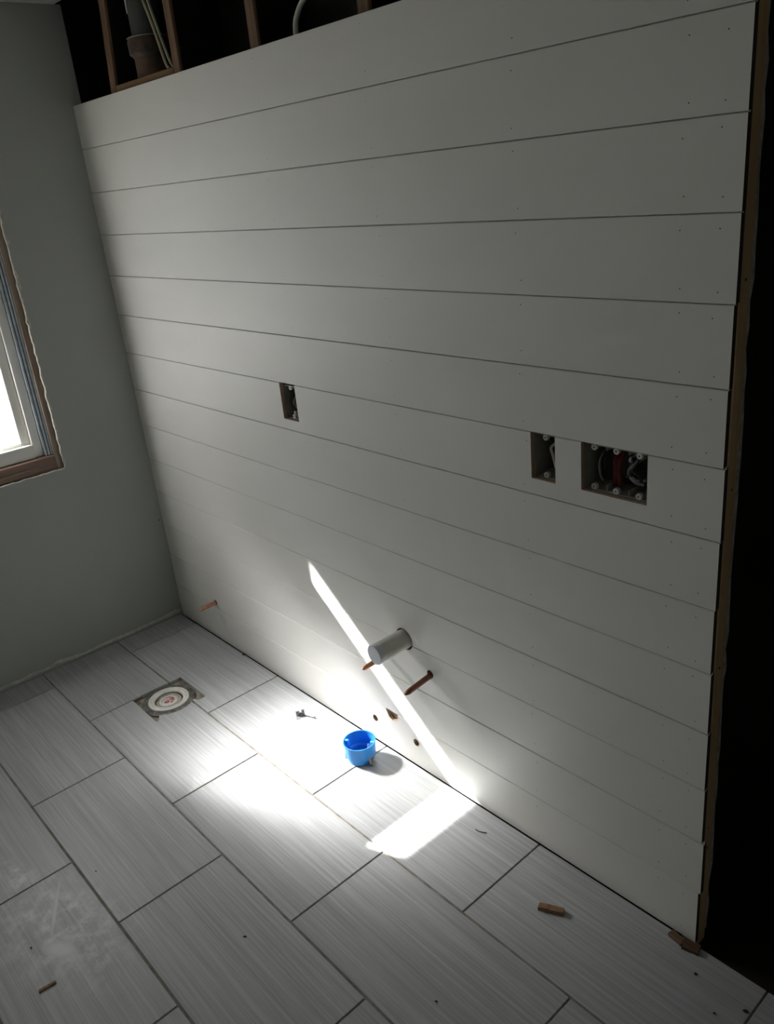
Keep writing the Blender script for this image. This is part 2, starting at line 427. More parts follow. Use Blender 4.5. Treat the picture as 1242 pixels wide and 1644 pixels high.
# pale torn paper along the cut edge
mb = MB(); rr = random.Random(5); n = len(hole)
b2 = bmesh.new(); inn = []; out = []
cy, cz = (WY0 + WY1) / 2, (WZ0 + WZ1) / 2
for (y, z) in hole:
    w = rr.uniform(0.001, 0.007) + (0.006 if rr.random() < 0.3 else 0)
    dy = w if y > WY1 - 0.02 else (-w if y < WY0 + 0.02 else 0); dz = w if z > WZ1 - 0.02 else (-w * 0.5 if z < WZ0 + 0.02 else 0)
    inn.append((y - dy * 0.1, z - dz * 0.1)); out.append((y + dy, z + dz))
for k in range(n):
    a, b, c, d = inn[k], inn[(k + 1) % n], out[(k + 1) % n], out[k]
    vs = [b2.verts.new((x_, q[0], q[1])) for q, x_ in ((a, 0.0016), (b, 0.0016), (c, 0.0003), (d, 0.0003))]
    b2.faces.new(vs)
    vs = [b2.verts.new((x_, q[0], q[1])) for q, x_ in ((a, 0.0016), (b, 0.0016), (b, -0.013), (a, -0.013))]
    b2.faces.new(vs)
mb._merge(b2, M['torn'])
tag(mb.build('torn_drywall_edge', wl), 'pale torn drywall paper along the window cut-out')
# caulk ridge left by the removed baseboard
TOP = [(-2.2, .022), (-1.5, .024), (-1.1, .020), (-.7795, .0216), (-.7367, .0231), (-.6946, .0194), (-.6556, .0251), (-.62, .019), (-.58, .0202), (-.557, .0305), (-.4945, .0222), (-.4423, .0154), (-.3653, .0201), (-.2945, .0209), (-.2517, .0186), (-.1777, .0209), (-.1021, .0218), (-.0301, .0300), (-.004, .024)]
BOT = [(-2.2, .006), (-1.5, .007), (-1.1, .006), (-.7836, .0062), (-.741, .007), (-.7169, .0053), (-.6607, .0055), (-.6156, .0083), (-.58, .0105), (-.557, .010), (-.5122, .0046), (-.4448, .0053), (-.3686, .0063), (-.299, .0024), (-.2563, .002), (-.1825, .002), (-.1069, .002), (-.0269, .009), (-.004, .010)]
mb = MB(); b2 = bmesh.new(); rowsv = []
for (y0, z0), (y1, z1) in zip(BOT, TOP):
    rowsv.append([b2.verts.new(p) for p in ((0.0, y0, z0), (0.0035, y0, z0 + .002), (0.0045, (y0 + y1) / 2, (z0 + z1) / 2), (0.003, y1, z1 - .002), (0.0, y1, z1))])
for a, b in zip(rowsv, rowsv[1:]):
    for k in range(4): b2.faces.new((a[k], b[k], b[k + 1], a[k + 1]))
bmesh.ops.recalc_face_normals(b2, faces=b2.faces[:])
mb._merge(b2, M['caulk']); tag(mb.build('caulk_ridge', wl), 'ragged pale caulk line where the baseboard was')
mb = MB(); mb.lathe([(0.003, 0), (0.002, 0.0015)], M['nail'], (0, 0, 0), 'z', 10)
for v in mb.bm.verts: v.co = Vector((v.co.z, v.co.x - 0.0156, v.co.y + 0.4473))
mb.build('nail_hole', wl)

# outer part of the left wall (framing zone) and the other shell walls
mb = MB()
for a, b in (((-0.16, -2.25, -0.03), (-0.0145, WY0 - 0.03, 2.4)), ((-0.16, WY1 + 0.035, -0.03), (-0.0145, 0.3, 2.4)),
             ((-0.16, WY0 - 0.03, -0.03), (-0.0145, WY1 + 0.035, WZ0 - 0.03)), ((-0.16, WY0 - 0.03, WZ1 + 0.03), (-0.0145, WY1 + 0.035, 2.4))):
    mb.box(a, b, M['dark'])
struct(mb.build('wall_outer', org=(0, 0, 0)), 'dark sheathing behind the left wall')
mb = MB(); mb.box((-0.16, -2.35, -0.03), (4.0, -2.25, 2.4), M['ceil']); struct(mb.build('wall_front', org=(0, 0, 0)), 'pale painted wall behind the viewer')
mb = MB(); mb.box((3.9, -2.25, -0.03), (4.0, -0.004, 2.4), M['ceil']); struct(mb.build('wall_right', org=(0, 0, 0)), 'pale painted wall out of view on the right')
mb = MB(); mb.box((-0.014, -2.25, ZC), (3.9, 0.012, ZC + 0.05), M['ceil'])
struct(mb.build('ceiling', org=(0, 0, 0)), 'white painted ceiling')
mb = MB(); mb.box((-0.16, 0.012, ZC + 0.03), (4.0, 1.8, ZC + 0.08), M['dark']); struct(mb.build('ceiling_alcove', org=(0, 0, 0)), 'ceiling over the wall cavity and alcove, coloured near black as unlit')
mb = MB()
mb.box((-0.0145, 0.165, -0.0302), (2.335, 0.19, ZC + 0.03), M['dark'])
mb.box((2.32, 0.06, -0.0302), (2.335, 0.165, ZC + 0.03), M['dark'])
for x in (0.306, 0.728, 1.125, 1.546, 1.953):  # black sheets added over the stud sides to stand in for their shade
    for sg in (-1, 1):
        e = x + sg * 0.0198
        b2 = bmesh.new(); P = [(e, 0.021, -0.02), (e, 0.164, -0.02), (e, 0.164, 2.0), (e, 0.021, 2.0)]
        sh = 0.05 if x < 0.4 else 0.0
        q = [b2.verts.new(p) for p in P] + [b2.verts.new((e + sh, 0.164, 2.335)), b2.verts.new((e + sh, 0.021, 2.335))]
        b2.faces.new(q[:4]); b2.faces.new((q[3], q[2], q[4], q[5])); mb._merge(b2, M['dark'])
struct(mb.build('wall_cavity', org=(0, 0, 0)), 'black paper at the back of the open stud bays, with black sheets added as shade on the stud sides')
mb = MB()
mb.box((2.335, 1.55, -0.0302), (4.0, 1.6, ZC + 0.03), M['shade_wood'])
mb.box((3.9, -0.004, -0.0302), (4.0, 1.55, ZC + 0.03), M['shade_wood'])
mb.box((2.30, 0.19, -0.0302), (2.335, 1.6, ZC + 0.03), M['shade_wood'])
struct(mb.build('wall_alcove', org=(0, 0, 0)), 'walls of the unlit space beyond the doorway, its shade put into their near-black colour')

# ------------------------------------------------------------------ shiplap wall
WZ = 0.1434; NB = 14
wb = struct(empty('wall_back', (0, 0, 0)), 'white shiplap wall of fourteen boards')
ENDS = [2.4115, 2.4167, 2.4118, 2.411, 2.4095, 2.408, 2.4100, 2.411, 2.4080, 2.4090, 2.4115, 2.4120, 2.4120, 2.411]
STUDS = [0.306, 0.728, 1.125, 1.546, 1.953, 2.392]
NAILX = [0.31, 0.725, 1.13, 1.546, 1.958, 2.311, 2.377]
boards = []
for k in range(NB):
    z0, z1 = k * WZ + 0.0010, (k + 1) * WZ - 0.0010
    if k == 0: z0 = -0.0085
    if k == NB - 1: z1 = 2.0035
    dy = random.uniform(-0.0006, 0.0006); xe = ENDS[k]; bv = 0.0011
    prof = [(0.012, z0), (dy + bv, z0), (dy, z0 + bv), (dy, z1 - bv), (dy + bv, z1), (0.007, z1)]
    if k < NB - 1: prof += [(0.007, z1 + 0.0036), (0.012, z1 + 0.0036)]
    else: prof += [(0.012, z1)]
    if k > 0: prof[0] = (0.012, z0 + 0.0012)
    if k > 0: prof.insert(1, (0.0065, z0 + 0.0012)); prof.insert(2, (0.0065, z0))
    mb = MB(); mb.prism(prof, 0.0015, xe, M['white'], 'x')
    mb.bm.faces.ensure_lookup_table()
    i_end = mb.mi(M['mdf_end_shade']); i_n = mb.mi(M['nail']); mb.mi(M['mdf'])
    for f in mb.bm.faces:
        if f.calc_center_median().x > xe - 1e-4: f.material_index = i_end
    ob = mb.build('shiplap_board', wb, org=(0, 0, 0)); boards.append((ob, dy, z0, z1, i_n))

def disc_prism(cx, cz, r, n=28, y0=-0.02, y1=0.03, ry=None):
    c = MB(); ry = ry or r
    c.prism([(cx + r * math.cos(2 * math.pi * i / n), cz + ry * math.sin(2 * math.pi * i / n)) for i in range(n)], y0, y1, M['mdf'], 'y'); return c
def rect_prism(x0, x1, z0, z1):
    c = MB(); c.prism([(x0, z0), (x1, z0), (x1, z1), (x0, z1)], -0.02, 0.03, M['mdf'], 'y'); return c
def poly_prism(P):
    c = MB(); c.prism(P, -0.02, 0.03, M['mdf'], 'y'); return c
DRAIN = (1.4865, 0.4425); LP = (0.3385, 0.168); MP = (1.402, 0.360); RP = (1.5845, 0.3645)
cut(boards[0][0], [disc_prism(1.3035, 0.0765, 0.0118, ry=0.0125), disc_prism(1.4945, 0.0785, 0.0122, ry=0.0132),
                   poly_prism([(1.360, 0.150), (1.362, 0.1425), (1.376, 0.1170), (1.390, 0.1105), (1.408, 0.1145), (1.418, 0.1250), (1.418, 0.150)])])
cut(boards[1][0], [disc_prism(LP[0], LP[1], 0.0115)])
cut(boards[2][0], [disc_prism(DRAIN[0], DRAIN[1], 0.0345), disc_prism(MP[0], MP[1], 0.0115), disc_prism(RP[0], RP[1], 0.0125)])
cut(boards[3][0], [disc_prism(DRAIN[0], DRAIN[1], 0.0345)])
BOXES = [(1.0312, 1.1075, 1.0365, 1.1405), (1.9750, 2.0395, 1.0420, 1.1445), (2.1055, 2.2582, 1.0428, 1.1450)]
cut(boards[7][0], [rect_prism(a, b, c, 1.16) for a, b, c, d in BOXES])
# nail dimples (surface marks: part of each board's mesh)
for k, (ob, dy, z0, z1, i_n) in enumerate(boards):
    bm = bmesh.new(); bm.from_mesh(ob.data)
    for x in NAILX:
        for z in (z0 + 0.024, z1 - 0.022):
            xx = x + random.uniform(-.006, .006); zz = z + random.uniform(-.006, .006)
            if k == 7 and any(a - .01 < xx < b + .01 for a, b, c, d in BOXES): continue
            vis = 0.0013 if x > 1.8 else (0.0011 if x > 1.0 else 0.0008)
            vs = [bm.verts.new((xx + vis * math.cos(a * math.pi / 4), dy - 0.0002, zz + vis * math.sin(a * math.pi / 4))) for a in range(8)]
            f = bm.faces.new(vs); f.material_index = i_n
    bm.to_mesh(ob.data); bm.free()

# ------------------------------------------------------------------ framing seen above and beside the boards
SW = 0.019
for i, x in enumerate(STUDS[:4]):
    mb = MB(); lean = 0.0
    zt = ZC + 0.03
    if i == 0: mb.prism([(x - SW, -0.030), (x + SW, -0.030), (x + SW, 2.0), (x + SW + 0.05, zt), (x - SW + 0.05, zt), (x - SW, 2.0)], 0.0128, 0.10, M['stud'], 'y')
    else: mb.box((x - SW, 0.0128, -0.030), (x + SW, 0.10, zt), M['stud'], bev=0.002)
    o = mb.build('wall_stud')
    lab = ['brown leaning stud nearest the grey wall, above the white boards', 'brown stud just right of the rusty vent pipe, above the boards',
           'lone brown stud above the boards between vent pipe and looped white cable', 'brown stud above the boards right of the looped white cable',
           'brown stud hidden behind the white boards beside the small switch box'][i]
    tag(o, lab, 'stud', 'rough studs behind the white boards')
mb = MB(); mb.box((2.3725, 0.0128, -0.030), (2.4105, 0.0455, 2.30), M['studtan'], bev=0.001)
for (z, r) in ((0.255, .003), (0.72, .003), (1.10, .0025), (1.47, .003), (0.31, .002)):
    mb.tube([(2.408, 0.03, z), (2.4109, 0.03, z)], r, M['nail'], 10)
tag(mb.build('wall_stud'), 'tan full-height stud at the right end of the white boards', 'stud', 'rough studs behind the white boards')
# plasterboard edge behind the end stud
mb = MB(); b2 = bmesh.new(); rr = random.Random(3); zs = [i * 0.04 - 0.01 for i in range(58)]
sec = []
for z in zs:
    e = 2.4105 + rr.uniform(-0.0035, 0.0018)
    sec.append([b2.verts.new(p) for p in ((2.34, 0.0465, z), (e, 0.0465, z), (e - rr.uniform(0, .002), 0.0585, z), (2.34, 0.0585, z))])
for a, b in zip(sec, sec[1:]):
    for k in range(4): b2.faces.new((a[k], a[(k + 1) % 4], b[(k + 1) % 4], b[k]))
b2.faces.new(sec[0]); b2.faces.new(sec[-1]); bmesh.ops.recalc_face_normals(b2, faces=b2.faces[:])
mb._merge(b2, M['torn'])
tag(mb.build('drywall_strip'), 'pale broken drywall edge beside the tan end stud and the dark doorway', 'drywall')
mb = MB(); mb.box((0.328, 0.0128, 1.985), (0.706, 0.030, 2.024), M['blockw'], bev=0.002)
tag(mb.build('wood_blocking'), 'horizontal brown wood block under the rusty vent pipe', 'wood block')
mb = MB(); mb.box((1.22, 0.0128, 0.02), (1.52, 0.045, 0.20), M['backing'], bev=0.001)
tag(mb.build('wood_blocking'), 'brown wood backing seen through the holes low in the white boards', 'wood block')

vp = tag(empty('vent_pipe', (0.455, 0.090, 1.2)), 'rusty cast iron vent pipe with a hub in the open stud bay', 'pipe')
mb = MB(); mb.lathe([(0.049, 1.2), (0.049, 2.33)], M['castiron'], (0.455, 0.090, 0), 'z', 32); mb.build('pipe', vp)
mb = MB(); mb.lathe([(0.054, 1.9), (0.054, 2.085), (0.066, 2.095), (0.067, 2.128), (0.063, 2.136), (0.050, 2.138)], M['rust'], (0.455, 0.090, 0), 'z', 32)
tag(mb.build('hub', vp), 'rust-brown pipe hub')
mb = MB(); mb.lathe([(0.0655, 2.1372), (0.0665, 2.1385), (0.0645, 2.140), (0.0505, 2.139)], M['wireg'], (0.455, 0.090, 0), 'z', 32, ends=False); mb.build('lead_ring', vp)
mb = MB(); b2 = bmesh.new()
gr = []
for i in range(11):
    t = i / 10; z = 2.205 + 0.10 * t; w = 0.2 * math.sin(math.pi * min(1, .1 + t * .9)) + 0.02
    gr.append([b2.verts.new((0.455 + 0.0498 * math.cos(a), 0.090 + 0.0498 * math.sin(a), z)) for a in (-1.95 - w, -1.95 - w / 2, -1.95, -1.95 + w / 2, -1.95 + w)])
for a, b in zip(gr, gr[1:]):
    for k in range(4): b2.faces.new((a[k], a[k + 1], b[k + 1], b[k]))
ex = bmesh.ops.extrude_face_region(b2, geom=b2.faces[:])
for g in ex['geom']:
    if isinstance(g, bmesh.types.BMVert):
        d = Vector((g.co.x - 0.455, g.co.y - 0.090, 0)).normalized(); g.co += d * 0.002
bmesh.ops.recalc_face_normals(b2, faces=b2.faces[:])
mb._merge(b2, M['patch'], True); tag(mb.build('tape_patch', vp), 'white patch on the pipe')

def spline(P, n=10):
    P = [Vector(p) for p in P]; out = []
    Q = [P[0] * 2 - P[1]] + P + [P[-1] * 2 - P[-2]]
    for i in range(1, len(Q) - 2):
        for j in range(n):
            t = j / n; a, b, c, d = Q[i - 1], Q[i], Q[i + 1], Q[i + 2]
            out.append(0.5 * ((2 * b) + (c - a) * t + (2 * a - 5 * b + 4 * c - d) * t * t + (3 * b - a - 3 * c + d) * t ** 3))
    out.append(P[-1]); return out
mb = MB(); mb.tube(spline([(0.525, 0.030, 2.33), (0.566, 0.028, 2.235), (0.615, 0.026, 2.13), (0.652, 0.024, 2.04), (0.668, 0.024, 2.026)]), (0.0042), M['cable'], 10)
tag(mb.build('electrical_cable'), 'pale cable slanting down behind its twin to the wood block', 'cable', 'pale cables in the stud bays')
mb = MB(); mb.tube(spline([(0.562, 0.036, 2.33), (0.584, 0.034, 2.235), (0.622, 0.032, 2.14), (0.662, 0.031, 2.05), (0.681, 0.031, 2.026)]), (0.0042), M['cable'], 10)
tag(mb.build('electrical_cable'), 'pale cable slanting down closest to the second brown stud', 'cable', 'pale cables in the stud bays')
mb = MB(); mb.tube(spline([(1.262, 0.045, 1.80), (1.258, 0.045, 1.95), (1.260, 0.045, 2.02), (1.270, 0.046, 2.05), (1.300, 0.05, 2.08), (1.36, 0.06, 2.11), (1.44, 0.07, 2.12)]), 0.0065, M['wirew'], 10)
tag(mb.build('electrical_cable'), 'looped white cable rising alone behind the top white board', 'cable', 'pale cables in the stud bays')

# ------------------------------------------------------------------ window
w1 = struct(empty('window_1', (-0.05, -0.71, 0.78)), 'white double-hung window in a rough opening')
mb = MB()   # bare framing round the opening
mb.box((-0.155, WY1 - 0.0215, WZ0 - 0.03), (-0.0185, WY1 + 0.035, WZ1 + 0.03), M['framing'], bev=0.002)
mb.box((-0.155, WY0 - 0.03, WZ0 - 0.03), (-0.0185, WY0 + 0.02, WZ1 + 0.03), M['framing'], bev=0.002)
mb.box((-0.155, WY0 + 0.0205, WZ1 - 0.02), (-0.0185, WY1 - 0.022, WZ1 + 0.03), M['framing'], bev=0.002)
tag(mb.build('rough_jamb', w1), 'bare brown wood at the side of the window')
mb = MB(); mb.box((-0.155, WY0 + 0.0205, WZ0 - 0.03), (-0.0165, WY1 - 0.022, 0.832), M['sillw'], bev=0.003)
mb.box((-0.018, -0.66, 0.781), (-0.010, -0.42, 0.800), M['sillw'], bev=0.002, rot=Matrix.Rotation(0.03, 3, 'X'))
tag(mb.build('rough_sill', w1), 'bare brown wood sill')
YR, YL = -0.3565, -1.068
mb = MB()
for (a, b, x, mt) in ((0.0, 0.006, -0.026, 'track'), (0.006, 0.010, -0.034, 'trackd'), (0.010, 0.017, -0.028, 'track'), (0.017, 0.021, -0.036, 'trackd'), (0.021, 0.027, -0.030, 'track')):
    mb.box((-0.14, YR - b, 0.834), (x, YR - a, 2.018), M[mt]); mb.box((-0.14, YL + a, 0.834), (x, YL + b, 2.018), M[mt])
tag(mb.build('side_track', w1), 'blue-grey ribbed jamb track')
mb = MB()
yr, yl = YR - 0.0275, YL + 0.0275
mb.box((-0.14, yr - 0.033, 0.834), (-0.042, yr, 2.018), M['vinyl'], bev=0.002)
mb.box((-0.14, yl, 0.834), (-0.042, yl + 0.033, 2.018), M['vinyl'], bev=0.002)
mb.box((-0.14, yl + 0.0335, 0.834), (-0.034, yr - 0.0335, 0.886), M['vinyl'], bev=0.002)
mb.box((-0.14, yl + 0.0335, 1.975), (-0.042, yr - 0.0335, 2.018), M['vinyl'], bev=0.002)
tag(mb.build('frame', w1), 'white vinyl window frame')
sr, sl = yr - 0.0337, yl + 0.0337     # sash pocket
GR, GL = -0.4510, -0.985
mb = MB()
mb.box((-0.082, GR, 0.8865), (-0.056, sr, 1.39), M['vinyl'], bev=0.002)
mb.box((-0.082, sl, 0.8865), (-0.056, GL, 1.39), M['vinyl'], bev=0.002)
mb.box((-0.082, GL, 0.8865), (-0.056, GR, 0.8975), M['vinyl'])
mb.box((-0.082, GL, 1.33), (-0.056, GR, 1.39), M['vinyl'])
ls = tag(mb.build('lower_sash', w1), 'white lower sash')
mb = MB(); mb.box((-0.0705, GL, 0.8975), (-0.070, GR, 1.33), M['frost'])
b2 = bmesh.new(); vs = [b2.verts.new((-0.070, y, z)) for y, z in ((GL, 0.8975), (GR, 0.8975), (GR, 1.33), (GL, 1.33))]; b2.faces.new(vs)
mb.bm.free(); mb = MB(); mb._merge(b2, M['frost'])
tag(mb.build('pane', ls), 'bright obscured glass pane')
mb = MB()
mb.box((-0.113, -0.4366, 1.40), (-0.0855, sr, 1.974), M['vinyl'])
mb.box((-0.113, sl, 1.40), (-0.0855, -0.991, 1.974), M['vinyl'])
mb.box((-0.113, -0.991, 1.40), (-0.0855, -0.4366, 1.430), M['vinyl'])
mb.box((-0.113, -0.991, 1.93), (-0.0855, -0.4366, 1.974), M['vinyl'])
us = tag(mb.build('upper_sash', w1), 'white upper sash')
b2 = bmesh.new(); vs = [b2.verts.new((-0.099, y, z)) for y, z in ((-0.991, 1.43), (-0.4366, 1.43), (-0.4366, 1.93), (-0.991, 1.93))]; b2.faces.new(vs)
mb = MB(); mb._merge(b2, M['clear']); tag(mb.build('pane', us), 'clear glass pane')
# outside: eave that shades the upper sash, ground
mb = MB(); mb.box((-1.0, -7, 2.263), (-0.161, 5, 2.36), M['siding']); struct(mb.build('roof_eave', org=(0, 0, 0)), 'roof overhang outside the window')
mb = MB(); mb.box((-40, -40, -0.9), (-0.161, 40, -0.8), M['ground']); struct(mb.build('ground', org=(0, 0, 0)), 'paved ground outside the window')

# ------------------------------------------------------------------ electrical boxes in the wall
def ebox(i, gangs, label, wires):
    x0, x1, z0, z1 = BOXES[i]
    X0, X1, Z0, Z1 = x0 - 0.001, x1 + 0.002, z0 - 0.001 + 0.002, z1 - 0.002
    root = tag(empty('electrical_box', ((X0 + X1) / 2, 0.013, Z0)), label, 'electrical box', 'wall boxes let into the white boards')
    t = 0.0022; yf, yb = 0.0126, 0.083
    mb = MB()
    mb.box((X0, yf, Z0), (X0 + t, yb, Z1), M['boxgrey']); mb.box((X1 - t, yf, Z0), (X1, yb, Z1), M['boxgrey'])
    mb.box((X0 + t, yf, Z0), (X1 - t, yb, Z0 + t), M['boxgrey']); mb.box((X0 + t, yf, Z1 - t), (X1 - t, yb, Z1), M['boxgrey'])
    mb.box((X0, yb, Z0), (X1, yb + t, Z1), M['boxgrey'])
    mb.box((X0 + t, yb - 0.012, Z0 + t), (X1 - t, yb - 0.0005, Z1 - t), M['wirek_and_shade'])  # black slab added in front of the back wall as the depth's shade
    gw = (X1 - X0) / gangs
    for g in range(1, gangs):       # ribs on the box floor and roof between gangs
        mb.box((X0 + gw * g - .001, 0.016, Z0 + t), (X0 + gw * g + .001, yb, Z0 + t + 0.012), M['boxgrey'])
        mb.box((X0 + gw * g - .001, 0.016, Z1 - t - 0.008), (X0 + gw * g + .001, yb, Z1 - t), M['boxgrey'])
    mb.build('box_shell', root)
    for g in range(gangs):
        cx = X0 + gw * (g + 0.5) - 0.002
        for zz, sgn in ((Z1 - 0.0065, 1), (Z0 + 0.0075, -1)):
            mb = MB()
            mb.lathe([(0.0022, 0.0), (0.0062, 0.0), (0.0066, 0.001), (0.0066, 0.0085)], M['tab'], (cx, 0.0205, zz), '-y', 18, ends=False)
            for v in mb.bm.verts: v.co.y -= 0.0
            mb.lathe([(0.0022, 0.004), (0.0005, 0.004)], M['nail'], (cx, 0.0205, zz), '-y', 12, ends=False)
            mb.lathe([(0.0022, 0.0085), (0.0066, 0.0085)], M['tab'], (cx, 0.0205, zz), '-y', 18, ends=False)
            mb.lathe([(0.0022, 0.0), (0.0022, 0.0085)], M['nail'], (cx, 0.0205, zz), '-y', 12, ends=False)
            mb.box((cx - 0.006, 0.0135, min(zz, zz + sgn * 0.0062)), (cx + 0.006, 0.020, max(zz, zz + sgn * 0.0062)), M['tab'])
            mb.build('screw_tab', root)
    for (pts, r, mt) in wires:
        P = [(X0 + (X1 - X0) * u, 0.013 + 0.068 * d, Z0 + (Z1 - Z0) * w) for u, d, w in pts]
        mb = MB(); mb.tube(spline(P, 8), r, M[mt], 8); mb.build('wire', root)
    return root
ebox(0, 1, 'narrow single wall box alone in the left half of the white boards',
     [([(.30, .9, .92), (.28, .3, .75), (.36, .18, .55), (.30, .16, .38), (.40, .2, .1)], .0032, 'wirek_and_shade'), ([(.5, .9, .8), (.46, .25, .62), (.42, .12, .45), (.50, .2, .3)], .0026, 'wireg'),
      ([(.2, .9, .95), (.22, .3, .6), (.30, .16, .32), (.45, .25, .2)], .0026, 'wirek_and_shade'), ([(.50, .12, .05), (.52, .08, .15), (.48, .10, .21)], .0055, 'wirew')])
ebox(1, 1, 'single wall box beside the wider triple box, one bent white wire inside',
     [([(.82, .30, .86), (.62, .24, .75), (.50, .22, .66), (.55, .24, .5), (.66, .25, .22)], .0032, 'wirew'), ([(.3, .9, .95), (.35, .4, .86), (.5, .3, .78), (.6, .4, .88)], .0035, 'wirek_and_shade'),
      ([(.45, .9, .9), (.5, .5, .82), (.6, .35, .9), (.7, .4, .85)], .0035, 'wirek_and_shade'), ([(.3, .85, .5), (.4, .5, .6), (.55, .35, .82)], .003, 'wirek_and_shade')])
ebox(2, 3, 'wide triple wall box near the right end of the white boards, dark wires inside',
     [([(.36, .9, .95), (.38, .4, .7), (.40, .3, .45), (.37, .35, .12)], .006, 'wirer'), ([(.42, .9, .95), (.45, .4, .7), (.43, .32, .45), (.45, .35, .14)], .006, 'wirer'),
      ([(.10, .9, .8), (.12, .4, .55), (.15, .32, .3), (.17, .4, .12)], .0025, 'wireg'), ([(.20, .9, .9), (.19, .45, .7), (.21, .4, .35)], .003, 'wirek_and_shade'),
      ([(.55, .9, .9), (.60, .4, .75), (.68, .3, .6), (.62, .25, .45), (.72, .4, .2)], .0036, 'wirek_and_shade'), ([(.80, .9, .85), (.70, .4, .7), (.60, .28, .5), (.68, .3, .32), (.78, .5, .3)], .0034, 'wireg'),
      ([(.50, .9, .6), (.56, .4, .42), (.68, .3, .28), (.78, .4, .22)], .0034, 'wireg'), ([(.62, .9, .85), (.60, .4, .75), (.61, .3, .68)], .0036, 'wirew'),
      ([(.48, .8, .4), (.54, .4, .33), (.64, .32, .42), (.75, .5, .5)], .0034, 'wirek_and_shade'), ([(.62, .7, .9), (.74, .3, .8), (.66, .25, .55), (.76, .3, .4), (.70, .5, .15)], .0036, 'wirek_and_shade')])

# ------------------------------------------------------------------ plumbing stubs
def copper_stub(c, tip, label, mt):
    root = tag(empty('copper_pipe', (c[0], 0.0, c[1] - 0.008)), label, 'pipe', 'copper water stubs in the white boards')
    a = Vector((c[0], 0.045, c[1])); b = Vector(tip); d = (b - a); L = d.length; d.normalize(); r = 0.0082
    mb = MB()
    mb.tube([a, b - d * 0.016, b - d * 0.009, b - d * 0.003, b], [r, r, (r * .92, r * .8), (r * .75, r * .42), (r * .45, r * .2)], M[mt], 20)
    mb.build('tube', root)
    mb = MB(); mb.tube([a.lerp(b, (0.045 + 0.001) / (0.045 - tip[1])), a.lerp(b, (0.045 + 0.0055) / (0.045 - tip[1]))], [0.0095, 0.0092], M['copperd'], 20); mb.build('collar', root)
copper_stub(LP, (0.344, -0.077, 0.168), 'short copper pipe stub low by the grey wall corner', 'copper')
copper_stub(MP, (1.402, -0.101, 0.354), 'copper pipe stub half hidden under the capped drain pipe', 'copper')
copper_stub(RP, (1.5846, -0.101, 0.3490), 'dark copper pipe stub right of the capped drain pipe', 'copperd')
dr = tag(empty('drain_pipe', (DRAIN[0], 0, DRAIN[1] - 0.03)), 'fat white drain pipe with a grey cap sticking out of the boards', 'pipe')
a = Vector((DRAIN[0], 0.075, DRAIN[1])); b = Vector((1.4795, -0.111, 0.4385))
mb = MB(); mb.tube([a, a.lerp(b, .88)], 0.0296, M['pvc'], 40); mb.build('tube', dr)
mb = MB(); q = a.lerp(b, .875)
mb.tube([q, q.lerp(b, .15), q.lerp(b, .9), b], [0.0300, 0.0306, 0.0306, 0.0292], M['cap'], 40); tag(mb.build('cap', dr), 'flat grey end cap')

# ------------------------------------------------------------------ toilet flange
fl = tag(empty('toilet_flange', (FLC[0], FLC[1], -0.0115)), 'white closet flange set in the square cut-out of the tile floor', 'flange')
mb = MB(); mb.lathe([(0.074, -0.0118), (0.0955, -0.0118), (0.0955, -0.006), (0.0935, -0.0045), (0.076, -0.0045), (0.074, -0.006)], M['iron'], (*FLC, 0), 'z', 56, ends=False)
tag(mb.build('metal_ring', fl), 'dark metal ring round the flange')
mb = MB(); mb.lathe([(0.0735, -0.0118), (0.0735, -0.001), (0.0725, 0.001), (0.066, 0.0015), (0.064, -0.0005), (0.062, -0.0008), (0.0595, 0.0012), (0.055, 0.001), (0.051, -0.0025), (0.0505, -0.0105)], M['flange'], (*FLC, 0), 'z', 56, ends=False)
mb.build('collar', fl)
mb = MB(); mb.lathe([(0.0505, -0.0085), (0.046, -0.0085), (0.044, -0.0065), (0.040, -0.0065), (0.038, -0.0092), (0.0005, -0.0092)], M['flanged'], (*FLC, 0), 'z', 56)
tag(mb.build('bore', fl), 'dusty inside of the flange')
mb = MB(); mb.lathe([(0.033, -0.0092), (0.033, -0.006), (0.030, -0.004), (0.024, -0.004), (0.0225, -0.008), (0.0005, -0.008)], M['flange'], (FLC[0] + .002, FLC[1] - .004, 0), 'z', 40)
for aa, rad in ((0.3, 0.010), (2.4, 0.009), (4.2, 0.0105)):
    cx, cy = FLC[0] + .006 + 0.014 * math.cos(aa), FLC[1] + 0.004 + 0.014 * math.sin(aa)
    mb.lathe([(rad, -0.0085), (rad * .9, -0.0048), (0.0005, -0.0038)], M['pink'], (cx, cy, 0), 'z', 16)
tag(mb.build('test_plug', fl), 'white plug with pink primer stains')

# ------------------------------------------------------------------ loose things on the floor
BX, BY = 1.340, -0.1015
bx = tag(empty('ceiling_box', (BX, BY, 0)), 'round bright blue plastic box standing open on the tiles by the wall', 'electrical box')
mb = MB()
NS = 56
def rout(z): return 0.0400 + (0.0505 - 0.0400) * min(1, max(0, (z - 0.0) / 0.068)) ** 0.9
prof = [(0.0395, 0.0005), (0.0415, 0.002), (0.0430, 0.0165), (0.0475, 0.020), (0.0490, 0.045), (0.0497, 0.062), (0.0515, 0.0635), (0.0515, 0.068), (0.0480, 0.068), (0.0465, 0.060), (0.0455, 0.024), (0.0405, 0.019), (0.0392, 0.0035), (0.0005, 0.0035)]
mb.lathe(prof, M['blue'], (BX, BY, 0), 'z', NS); mb.build('shell', bx)
